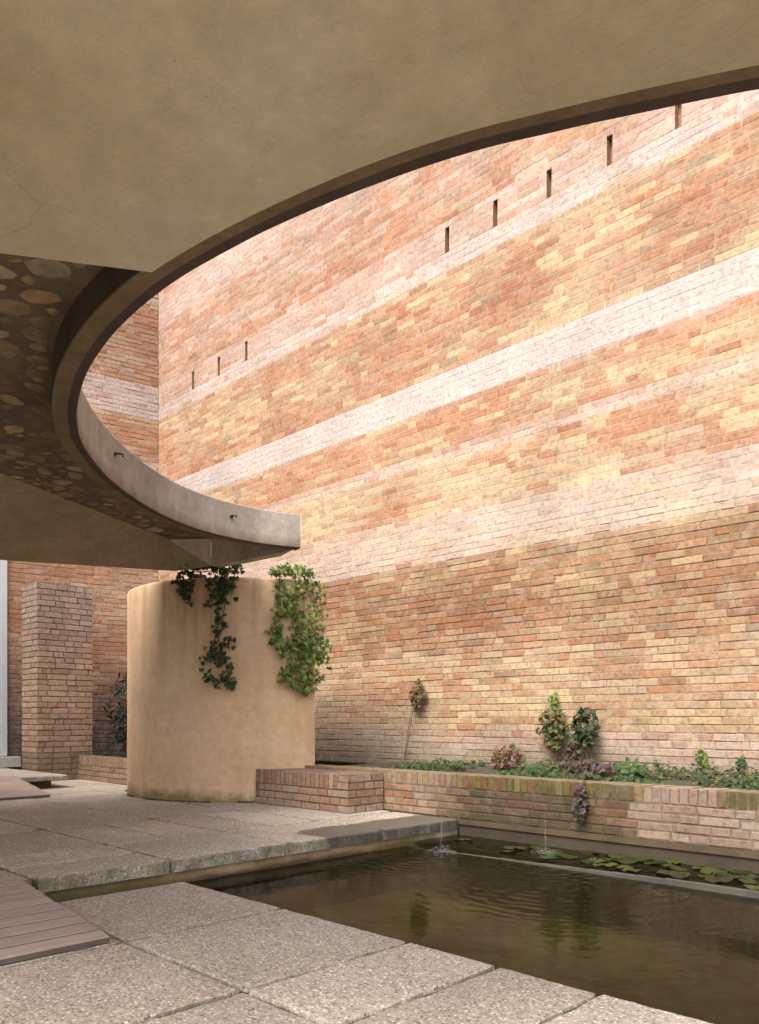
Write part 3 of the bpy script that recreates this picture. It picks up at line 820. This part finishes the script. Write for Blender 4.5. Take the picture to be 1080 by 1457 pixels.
mb = MB(); mb.prism([(p.x, p.y) for p in poly], ZL-.018, ZT+.02)
o = mb.build('plaster_soffit', M_SOFFIT, croot); fix_normals(o)

# coffer: dark concrete ceiling with rounded stones set in it
def ceil_z(Z): return 2.375+(ZR-2.375)*min(1, max(0, (Z-2.6)/2.7))
L1a, L1b = Vector((-2.63, 5.48)), Vector((-2.0, 7.51))
rest = [p for p in offset(outer, BT-.004)[ix:]]
tipi = rest[-1]
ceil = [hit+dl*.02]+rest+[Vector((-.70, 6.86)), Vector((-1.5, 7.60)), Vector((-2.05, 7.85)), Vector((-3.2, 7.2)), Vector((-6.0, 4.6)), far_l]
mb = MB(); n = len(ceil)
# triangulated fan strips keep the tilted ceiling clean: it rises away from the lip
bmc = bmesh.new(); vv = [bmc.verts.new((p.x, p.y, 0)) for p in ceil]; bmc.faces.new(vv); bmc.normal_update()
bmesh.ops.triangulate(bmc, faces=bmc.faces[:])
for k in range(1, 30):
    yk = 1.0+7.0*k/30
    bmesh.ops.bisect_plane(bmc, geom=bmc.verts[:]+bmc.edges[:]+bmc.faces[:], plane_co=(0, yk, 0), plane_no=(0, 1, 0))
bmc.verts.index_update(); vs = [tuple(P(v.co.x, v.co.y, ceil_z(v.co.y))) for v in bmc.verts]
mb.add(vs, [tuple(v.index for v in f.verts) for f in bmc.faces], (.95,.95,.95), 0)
bmc.free()
mb.prism([(P(p.x, p.y).x, P(p.x, p.y).y) for p in ceil], ZT-.02, ZT-.003, (.95,.95,.95), 0)
rr = random.Random(77); pts = []
tries = 0
def inside(p, poly):
    c = False; j = len(poly)-1
    for i in range(len(poly)):
        if ((poly[i].y > p.y) != (poly[j].y > p.y)) and (p.x < (poly[j].x-poly[i].x)*(p.y-poly[i].y)/(poly[j].y-poly[i].y)+poly[i].x): c = not c
        j = i
    return c
for amin, amax, cnt in ((.072, .095, 9000), (.048, .070, 16000), (.028, .045, 26000)):
    for _ in range(cnt):
        p = Vector((rr.uniform(-3.6, -.5), rr.uniform(2.2, 7.4))); a = rr.uniform(amin, amax)
        if amin > .07 and rr.random() < .6: continue
        if not inside(p, ceil): continue
        if any((p-q).length < (a+b)*.90 for q, b in pts): continue
        if min((p-q).length for q in rest) < a*.8+.015: continue
        pts.append((p, a))
for p, a in pts:
    c = pick(rr, [((.34,.235,.12), 3), ((.42,.305,.16), 1.6), ((.25,.18,.10), 3), ((.32,.20,.10), 2), ((.36,.31,.21), 1.3), ((.18,.135,.08), 2.5)])
    j = rr.uniform(.75, 1.15); wv = P(p.x, p.y, ceil_z(p.y))
    mb.blob((wv.x, wv.y, wv.z+.004), a, a*rr.uniform(.55, .95), (.008+a*.06), tuple(x*j for x in c), 1, 11, 6, .17, rr.random(), rr.uniform(0, PI))
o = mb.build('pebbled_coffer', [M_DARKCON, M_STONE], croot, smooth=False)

# far edge beam under the tip and the plaster haunch that comes down on the column
fb = [Vector((-.662, 6.695)), Vector((-.95, 6.95)), Vector((-1.27, 7.22)), Vector((-1.59, 7.47)), Vector((-1.98, 7.72)), Vector((-2.42, 8.0))]
def strip(pl, w_, zlo, zhi, mb, col=(1, 1, 1)):
    n = len(pl); vs = []; fs = []
    for i, p in enumerate(pl):
        t = (pl[min(i+1, n-1)]-pl[max(i-1, 0)]).normalized(); nn = Vector((t.y, -t.x))
        if nn.y < 0: nn = -nn
        if i == 0: nn = Vector((-.75, .66))
        for q in (p, p+nn*w_):
            vs += [P(q.x, q.y, zlo), P(q.x, q.y, zhi)]
    for i in range(n-1):
        a, b = i*4, (i+1)*4
        fs += [(a, b, b+1, a+1), (a+2, a+3, b+3, b+2), (a, a+2, b+2, b), (a+1, b+1, b+3, a+3)]
    fs += [(0, 1, 3, 2), ((n-1)*4, (n-1)*4+2, (n-1)*4+3, (n-1)*4+1)]
    mb.add(vs, fs, col)
mb = MB(); strip(fb[:4], .11, ZL, ZT-.006, mb, (1.5,1.46,1.42))  # colour raised above the fascia's to paint in light on this face
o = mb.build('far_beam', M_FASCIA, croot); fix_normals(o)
A, B = (-2.63, 5.48, ZR-.004), (-2.0, 7.51, ZR-.004)
Cc, D, Ee = (-1.592, 7.472, ZL-.002), (-2.42, 8.02, ZL-.002), (-3.46, 7.2, ZL-.002)
A2 = (-4.63, -.90, ZR-.004); F2 = (-9.2, 1.7, ZL-.002)  # haunch stretched left out of view to keep the terrace in shade
def along(pl, t):
    pl = [Vector(q) for q in pl]; d = [(pl[i+1]-pl[i]).length for i in range(len(pl)-1)]; x = t*sum(d)
    for i, l in enumerate(d):
        if x <= l or i == len(d)-1: return pl[i].lerp(pl[i+1], min(1, x/l))
        x -= l
NS, NR = 40, 8; mb = MB(); vs = []; fs = []
for i in range(NS+1):
    t = i/NS; p = along((A2, A, B), t); q = along((F2, Ee, (-1.99, 7.72, ZL-.002)), t)
    for j in range(NR+1):
        u = p.lerp(q, j/NR); v = P(u.x, u.y, u.z); vs.append(v)
    vs.append(P(q.x, q.y, ZT-.002)); vs.append(P(p.x, p.y, ZT-.002))
w_ = NR+3
for i in range(NS):
    for j in range(w_): fs.append((i*w_+j, (i+1)*w_+j, (i+1)*w_+(j+1) % w_, i*w_+(j+1) % w_))
# last bay runs out to the corner over the column
k0 = NS*w_; cc = P(*Cc); n0 = len(vs); vs.append(cc); vs.append(P(Cc[0], Cc[1], ZT-.002))
for j in range(NR): fs.append((k0+j, n0, k0+j+1))
fs += [(k0+NR, n0, n0+1, k0+NR+1), (k0+NR+1, n0+1, k0+NR+2), (k0, k0+NR+2, n0+1, n0)]
fs.append(tuple(range(NR+3)))
mb.add(vs, fs); o = mb.build('haunch', M_HAUNCH, croot); fix_normals(o)
o.data.polygons.foreach_set('use_smooth', [True]*len(o.data.polygons))
try: o.data.set_sharp_from_angle(angle=math.radians(30))
except Exception: pass
# end face of the haunch, light on it painted in as paler concrete
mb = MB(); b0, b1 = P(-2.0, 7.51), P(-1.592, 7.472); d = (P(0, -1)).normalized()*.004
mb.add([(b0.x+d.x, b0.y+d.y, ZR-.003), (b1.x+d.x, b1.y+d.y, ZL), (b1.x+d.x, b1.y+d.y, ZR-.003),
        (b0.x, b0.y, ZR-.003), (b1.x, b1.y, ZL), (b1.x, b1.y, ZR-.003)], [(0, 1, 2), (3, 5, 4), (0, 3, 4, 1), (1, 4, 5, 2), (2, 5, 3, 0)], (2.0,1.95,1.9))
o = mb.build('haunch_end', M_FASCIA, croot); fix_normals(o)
# two little iron drip hooks on the fascia
for X, Z, z in ((-1.63, 4.87, 2.44), (-1.18, 6.32, 2.43)):
    mb = MB(); q = Vector((X, Z)); nn = (Vector((ce, cz))-q).normalized(); e = q+nn*.05
    mb.tube([P(q.x, q.y, z), P((q.x+e.x)/2, (q.y+e.y)/2, z+.004), P(e.x, e.y, z-.002), P(e.x, e.y, z-.018)], .007, 6)
    mb.tube([P(q.x-nn.x*.01, q.y-nn.y*.01, z), P(q.x+nn.x*.006, q.y+nn.y*.006, z)], .014, 8)
    mb.build('drip_hook', M_METAL, croot)

# ================================================================== PLANTS
def leaf(mb, p, nrm, up, s, col, kind='ivy'):
    nrm = nrm.normalized(); t = (up-nrm*up.dot(nrm)); t = t.normalized() if t.length > 1e-4 else nrm.orthogonal().normalized()
    b = nrm.cross(t)
    if kind == 'ivy':
        o = [(0,-.05), (.28,-.18), (.62,-.02), (.40,.20), (.52,.58), (.20,.50), (0,1.0), (-.20,.50), (-.52,.58), (-.40,.20), (-.62,-.02), (-.28,-.18)]
    elif kind == 'long': o = [(0,0), (.10,.25), (.12,.55), (.06,.85), (0,1.05), (-.06,.85), (-.12,.55), (-.10,.25)]
    elif kind == 'round': o = [(0,0), (.26,.12), (.40,.42), (.30,.75), (0,.95), (-.30,.75), (-.40,.42), (-.26,.12)]
    vs = [p+t*.35*s]
    for x, y in o:
        vs.append(p+b*x*s+t*y*s-nrm*(abs(x)*.35+(y*y)*.22)*s)
    n = len(o); mb.add(vs, [(0, 1+i, 1+(i+1) % n) for i in range(n)], col)

def jit(r, c, a=.25):
    k = r.uniform(1-a, 1+a); return (c[0]*k*r.uniform(.9, 1.1), c[1]*k, c[2]*k*r.uniform(.85, 1.15))
GREEN = [(.11,.18,.025), (.17,.245,.04), (.065,.115,.022), (.24,.30,.07)]
DGREEN = [(.028,.052,.018), (.040,.070,.022), (.022,.040,.015), (.055,.085,.026)]

def on_col(px, py):
    """point on the column face below the sight of survey station (px, py)"""
    k = (px-540)/1125
    # ray X = k Z meets the circle on its near side
    a = k*k+1; b = -2*(k*CC[0]+CC[1]); c = CC[0]**2+CC[1]**2-CR**2; D = b*b-4*a*c
    Z = (-b-math.sqrt(D))/(2*a) if D > 0 else 7.95
    if px > 445: Z = 7.95
    X = k*Z; nn = Vector((X-CC[0], Z-CC[1])).normalized()
    return X, Z, nn, EYE+(1025-py)*Z/1125
def hang(strands, clumps, pal, seed, name, label, ls, group='ivy hanging from the column top'):
    r = random.Random(seed); fm, sm = MB(), MB()
    X, Z, nn, z = on_col(*strands[0][0]); base = P(X, Z, z)
    root = thing(name, base, label, 'ivy', group)
    def put(px, py, sp, s, out):
        X, Z, nn, z = on_col(px+r.gauss(0, sp), py+r.gauss(0, sp))
        X += nn.x*out; Z += nn.y*out; z = min(z, 2.34)
        wn = FW*nn.y+RT*nn.x
        nr = wn*r.uniform(.5, 1.2)+Vector((r.gauss(0, .5), r.gauss(0, .5), r.uniform(-.1, .9)))
        up = Vector((r.gauss(0, .6), r.gauss(0, .6), -1))
        c = jit(r, pick(r, [(q, 1) for q in pal])); leaf(fm, P(X, Z, z), nr, up, s*r.uniform(.6, 1.15), c)
    for st, dens in strands_split(strands):
        pts = []
        for (x, y) in st:
            X, Z, nn, z = on_col(x, y); o = .018+.012*r.random()
            pts.append(P(X+nn.x*o, Z+nn.y*o, min(z, 2.24)))
        if len(pts) > 1: sm.tube(pts, .0035, 5, (.09,.065,.03))
        for i in range(len(st)-1):
            (xa, ya), (xb, yb) = st[i], st[i+1]; n = max(1, int(math.hypot(xb-xa, yb-ya)*dens))
            for k in range(n):
                t = r.random(); put(xa+(xb-xa)*t, ya+(yb-ya)*t, 5, ls, r.uniform(.02, .07))
    for (x, y, rx, ry, n) in clumps:
        for k in range(n):
            a = r.uniform(0, 2*PI); q = math.sqrt(r.random())
            put(x+rx*q*math.cos(a), y+ry*q*math.sin(a), 1, ls, r.uniform(.015, .12))
    fm.build('foliage', M_LEAF, root); sm.build('stem', M_STEM, root)
def strands_split(strands):
    return [(s[:-1], s[-1]) if isinstance(s[-1], (int, float)) else (s, .5) for s in strands]
hang([[(262,812),(266,838),(272,862),.45], [(262,812),(300,806),(338,812),.8],
      [(325,806),(312,845),(308,890),(318,935),(330,975),.34], [(320,812),(322,850),(316,900),(300,940),.32], [(335,818),(330,850),.4]],
     [(268,828,13,18,45), (315,828,18,24,60), (305,803,44,8,70), (305,855,10,12,14), (308,945,24,26,62), (322,972,16,9,26), (328,915,9,13,14)],
     DGREEN+[(.05,.085,.022), (.09,.13,.035)], 101, 'hanging_ivy', 'dark sparse ivy trailing down the middle of the column front', .050)
hang([[(398,812),(396,850),(392,890),(400,930),.5], [(420,812),(418,850),(420,900),(425,960),.5], [(440,822),(444,850),(448,880),(446,940),.45], [(452,838),(456,870),(458,920),.3]],
     [(412,812,30,7,80), (438,826,16,12,36), (402,852,8,24,34), (420,862,12,34,52), (392,905,8,20,34), (425,925,32,22,105), (420,962,28,17,85), (446,935,22,36,85), (440,885,14,20,30), (430,978,16,7,30)],
     GREEN, 102, 'hanging_ivy', 'bright green bushy ivy spilling over the right edge of the column', .050)

def clump(name, label, cat, c, rad, n, pal, ls, seed, kind='ivy', group=None, stems=5, flat=1.0, up=1.0, base=None):
    r = random.Random(seed); c = Vector(c); base = Vector(base) if base else Vector((c.x, c.y, c.z-rad[2]))
    root = thing(name, base, label, cat, group); fm, sm = MB(), MB()
    for k in range(stems):
        e = c+Vector((r.uniform(-.7, .7)*rad[0], r.uniform(-.6, .6)*rad[1], r.uniform(-.2, .9)*rad[2])); m = base.lerp(e, .5)+Vector((r.gauss(0, .02), r.gauss(0, .01), .02))
        sm.tube([base+Vector((r.gauss(0, .012), 0, 0)), m, e], [.005, .004, .002], 5, (.10,.07,.035))
    for k in range(n):
        while True:
            d = Vector((r.uniform(-1, 1), r.uniform(-1, 1), r.uniform(-1, 1)))
            if d.length < 1 and nz(d.x*1.7+seed, d.y*1.7, d.z*1.7) > -.16: break
        p = c+Vector((d.x*rad[0], d.y*rad[1], d.z*rad[2]))
        nr = Vector((d.x*.6+r.gauss(0, .4), -.6+r.gauss(0, .4), .5+r.gauss(0, .4)))
        upv = Vector((d.x+r.gauss(0, .5), r.gauss(0, .5)-.3, up*r.uniform(.1, 1)))
        leaf(fm, p, nr, upv, ls*r.uniform(.55, 1.2), jit(r, pick(r, [(q, 1) for q in pal])), kind)
    fm.build('foliage', M_LEAF, root); sm.build('stem', M_STEM, root); return root
# shrub behind the column, shade painted into its near-black leaves
c = P(-3.20, 10.15, .85)
clump('shrub', 'dark green long-leaved shrub growing behind the column beside the brick pillar', 'shrub', (c.x, c.y, .86), (.30, .28, .58), 800, [(.007,.012,.005), (.011,.018,.006), (.006,.010,.005)], .11, 7, 'long', stems=9)
RED_ = [(.16,.045,.04), (.11,.035,.035), (.20,.075,.045), (.22,.15,.05), (.10,.09,.03)]
DRY = [(.17,.10,.03), (.12,.10,.03), (.09,.09,.025), (.20,.13,.05)]
PUR = [(.075,.030,.035), (.10,.05,.045), (.05,.04,.03), (.07,.075,.03)]
g_wall = None
clump('wall_creeper', 'small dry olive creeper clinging to the wall on one long thin stem', 'creeper', (-5.66, 6.31, 1.07), (.085, .05, .16), 90, DRY, .055, 11, base=(-5.86, 6.33, .36), stems=2)
clump('wall_creeper', 'green bushy creeper on the wall with a single upright top sprig', 'creeper', (-3.97, 6.28, .73), (.15, .08, .19), 170, [(.06,.105,.02), (.085,.13,.028), (.04,.07,.018)]+DRY[:2], .058, 12, base=(-3.95, 6.3, .34), stems=6)
clump('sprig', 'small upright green sprig poking above the bushy creeper on the wall', 'plant', (-3.99, 6.33, .98), (.035, .03, .07), 26, GREEN[:2], .045, 22, base=(-3.97, 6.32, .80), stems=2)
clump('wall_creeper', 'dark drooping creeper with brown tips right of the green bushy one', 'creeper', (-3.62, 6.25, .74), (.12, .08, .19), 170, DGREEN+[(.12,.06,.03)], .06, 13, base=(-3.6, 6.3, .34), stems=6)
clump('wall_creeper', 'tail of the dark creeper hanging down towards the planter wall', 'creeper', (-3.72, 6.22, .52), (.07, .06, .14), 80, DGREEN+PUR[:2], .05, 14, base=(-3.68, 6.28, .33), stems=3)
clump('red_plant', 'low red leaved plant behind the planter wall left of the creepers', 'plant', (-4.42, 6.18, .45), (.17, .12, .12), 100, RED_, .055, 15, base=(-4.4, 6.2, .33), stems=8)
clump('purple_plant', 'purple brown plant on the bed below the two creepers', 'plant', (-3.30, 5.72, .40), (.24, .18, .08), 150, PUR, .05, 16, base=(-3.3, 5.75, .33), stems=8)
clump('trailing_plant', 'purple tendril hanging over the mossy front of the planter wall', 'plant', (-2.93, 5.0, .22), (.055, .05, .16), 80, PUR+[(.06,.06,.03)], .042, 17, base=(-2.95, 5.12, .335), stems=4, up=-1)
clump('leafy_weed', 'bright green broad leaved weed standing tallest above the planter wall', 'plant', (-2.95, 5.75, .39), (.11, .10, .07), 40, [(.05,.11,.02), (.04,.09,.018)], .075, 18, 'round', stems=6)
clump('wall_weed', 'tiny green weed sprouting from the bricks at the right', 'plant', (-2.62, 6.34, .50), (.05, .03, .08), 36, GREEN, .04, 19, base=(-2.62, 6.39, .42), stems=3)
clump('wall_weed', 'tiny weed in the brick joint nearest the right edge', 'plant', (-2.32, 6.35, .46), (.03, .03, .06), 22, DGREEN, .038, 20, base=(-2.32, 6.39, .42), stems=2)
# low growth along the bed
r = random.Random(55); fm = MB()
for k in range(9000):
    x = r.uniform(-6.0, 1.6); y = r.uniform(5.34, 6.36)
    d = nz(x*1.5, y*2.0, 3)+.25*nz(x*6, y*6, 1)
    if x < -4.95: d -= .22
    if x < -5.6: d -= .05
    if d < -.03: continue
    h = .012+max(0, d+.2)*.14*r.random()
    pal = [(.045,.085,.02), (.06,.10,.025), (.03,.06,.018), (.035,.07,.022)] if nz(x*2, y*2, 9) > -.15 else DRY[:2]+DGREEN
    leaf(fm, Vector((x, y, .325+.02*(y-5.3)+h)), Vector((r.gauss(0, .5), -.5+r.gauss(0, .5), 1)), Vector((r.gauss(0, 1), r.gauss(0, 1)-.3, .6)), r.uniform(.02, .045), jit(r, pick(r, [(q, 1) for q in pal])), 'round' if r.random() < .6 else 'ivy')
tag(fm.build('ground_cover', M_LEAF), 'low green ground cover along the brick planter bed', 'ground cover', kind='stuff')

# moss and blades in the joint at the column foot
fm = MB(); r = random.Random(91)
for k in range(700):
    i = r.randrange(len(front)-1); p = Vector(front[i]).lerp(Vector(front[i+1]), r.random())
    nn = (p-Vector(CC)).normalized(); d = r.random()**2*.045
    if nz(p.x*3, p.y*3, 6) < -.12: continue
    q = P(p.x+nn.x*(.006+d), p.y+nn.y*(.006+d), .006)
    leaf(fm, q, Vector((r.gauss(0, 1), r.gauss(0, 1), .5)), Vector((r.gauss(0, .6), r.gauss(0, .6), 1)), r.uniform(.008, .022), jit(r, (.10,.10,.025)), 'round')
tag(fm.build('moss', M_LEAF), 'fringe of moss round the foot of the peach column', 'moss', kind='stuff')

# lily pads
M_PAD = m_attr('lily_pad', .35, .25, 25, .1)
r = random.Random(33); pads = []
for k in range(3000):
    if len(pads) >= 95: break
    x = r.uniform(-3.35, .9); y = r.uniform(4.56, 5.0); s = r.uniform(.045, .085)
    if x < -2.75 and r.random() < .72: continue
    if any(math.hypot(x-a, y-b) < (s+c)*.60 for a, b, c in pads): continue
    pads.append((x, y, s))
pads.append((-3.86, 4.85, .07)); pads.append((-3.28, 4.62, .06))
for i, (x, y, s) in enumerate(pads):
    mb = MB(); n = 18; a0 = r.uniform(0, 2*PI); tx, ty = r.gauss(0, .05), r.gauss(0, .05); z = ZC+.006+.0025*(i % 5)
    cl = jit(r, pick(r, [((.032,.046,.009), 3), ((.05,.066,.013), 2), ((.023,.03,.009), 2.5), ((.07,.06,.018), .5)]), .2)
    vs = [(x, y, z), (x, y, z-.004)]
    for k in range(n):
        a = a0+.18+(2*PI-.36)*k/(n-1); q = s*(1+.05*math.sin(5*a+i)); px, py = q*math.cos(a), q*math.sin(a)
        vs.append((x+px, y+py, z+tx*px+ty*py+.004*math.sin(3*a+i)))
    top = vs[2:]; vs += [(p[0], p[1], p[2]-.004) for p in top]
    fs = [(0, 2+k, 3+k) for k in range(n-1)]+[(1, 2+n+k+1, 2+n+k) for k in range(n-1)]+[(2+k, 2+n+k, 2+n+k+1, 3+k) for k in range(n-1)]
    mb.add(vs, fs, cl); o = mb.build('lily_pad', M_PAD, org=(x, y, z))
    tag(o, 'green lily pad floating in the channel behind the thin curb', 'lily pad', 'lily pads in the channel')

# fountain jets
kj = N('falling_water'); kj.col((.80,.82,.82)); kj.rough(.08); kj.b.inputs['Transmission Weight'].default_value = .75; kj.b.inputs['IOR'].default_value = 1.33
M_JET = kj.m
def jet(x, y, zb, h, label, seed, spread):
    root = thing('fountain_jet', (x, y, zb), label, 'fountain jet'); r = random.Random(seed)
    mb = MB(); mb.tube([(x+.004*math.sin(k*1.3), y, zb+h*k/14) for k in range(15)], [.0010+.0003*math.sin(k*2.1) for k in range(15)], 6); mb.build('jet', M_JET, root, smooth=True)
    mb = MB()
    for k in range(120):
        a = r.uniform(0, 2*PI); d = spread*r.random()**.7; q = r.uniform(.0010, .0027)
        mb.blob((x+d*math.cos(a), y+d*math.sin(a), zb+.004+abs(r.gauss(0, .03))*(1-d/spread*.5)), q, q, q*1.3, (1, 1, 1), 0, 6, 4)
    o = mb.build('splash', M_JET, root, smooth=True); o['kind'] = 'stuff'
    mb = MB(); mb.tube([(x+.01, y+.02, zb-.03), (x+.01, y+.02, zb+.006)], .010, 10); mb.build('nozzle', M_METAL, root)
jet(JA.x, JA.y, ZW, .30, 'thin water jet splashing in the dark pool near the terrace corner', 1, .12)
jet(JB.x, JB.y, ZC, .24, 'thin water jet splashing in the lily channel against the mossy bricks', 2, .10)
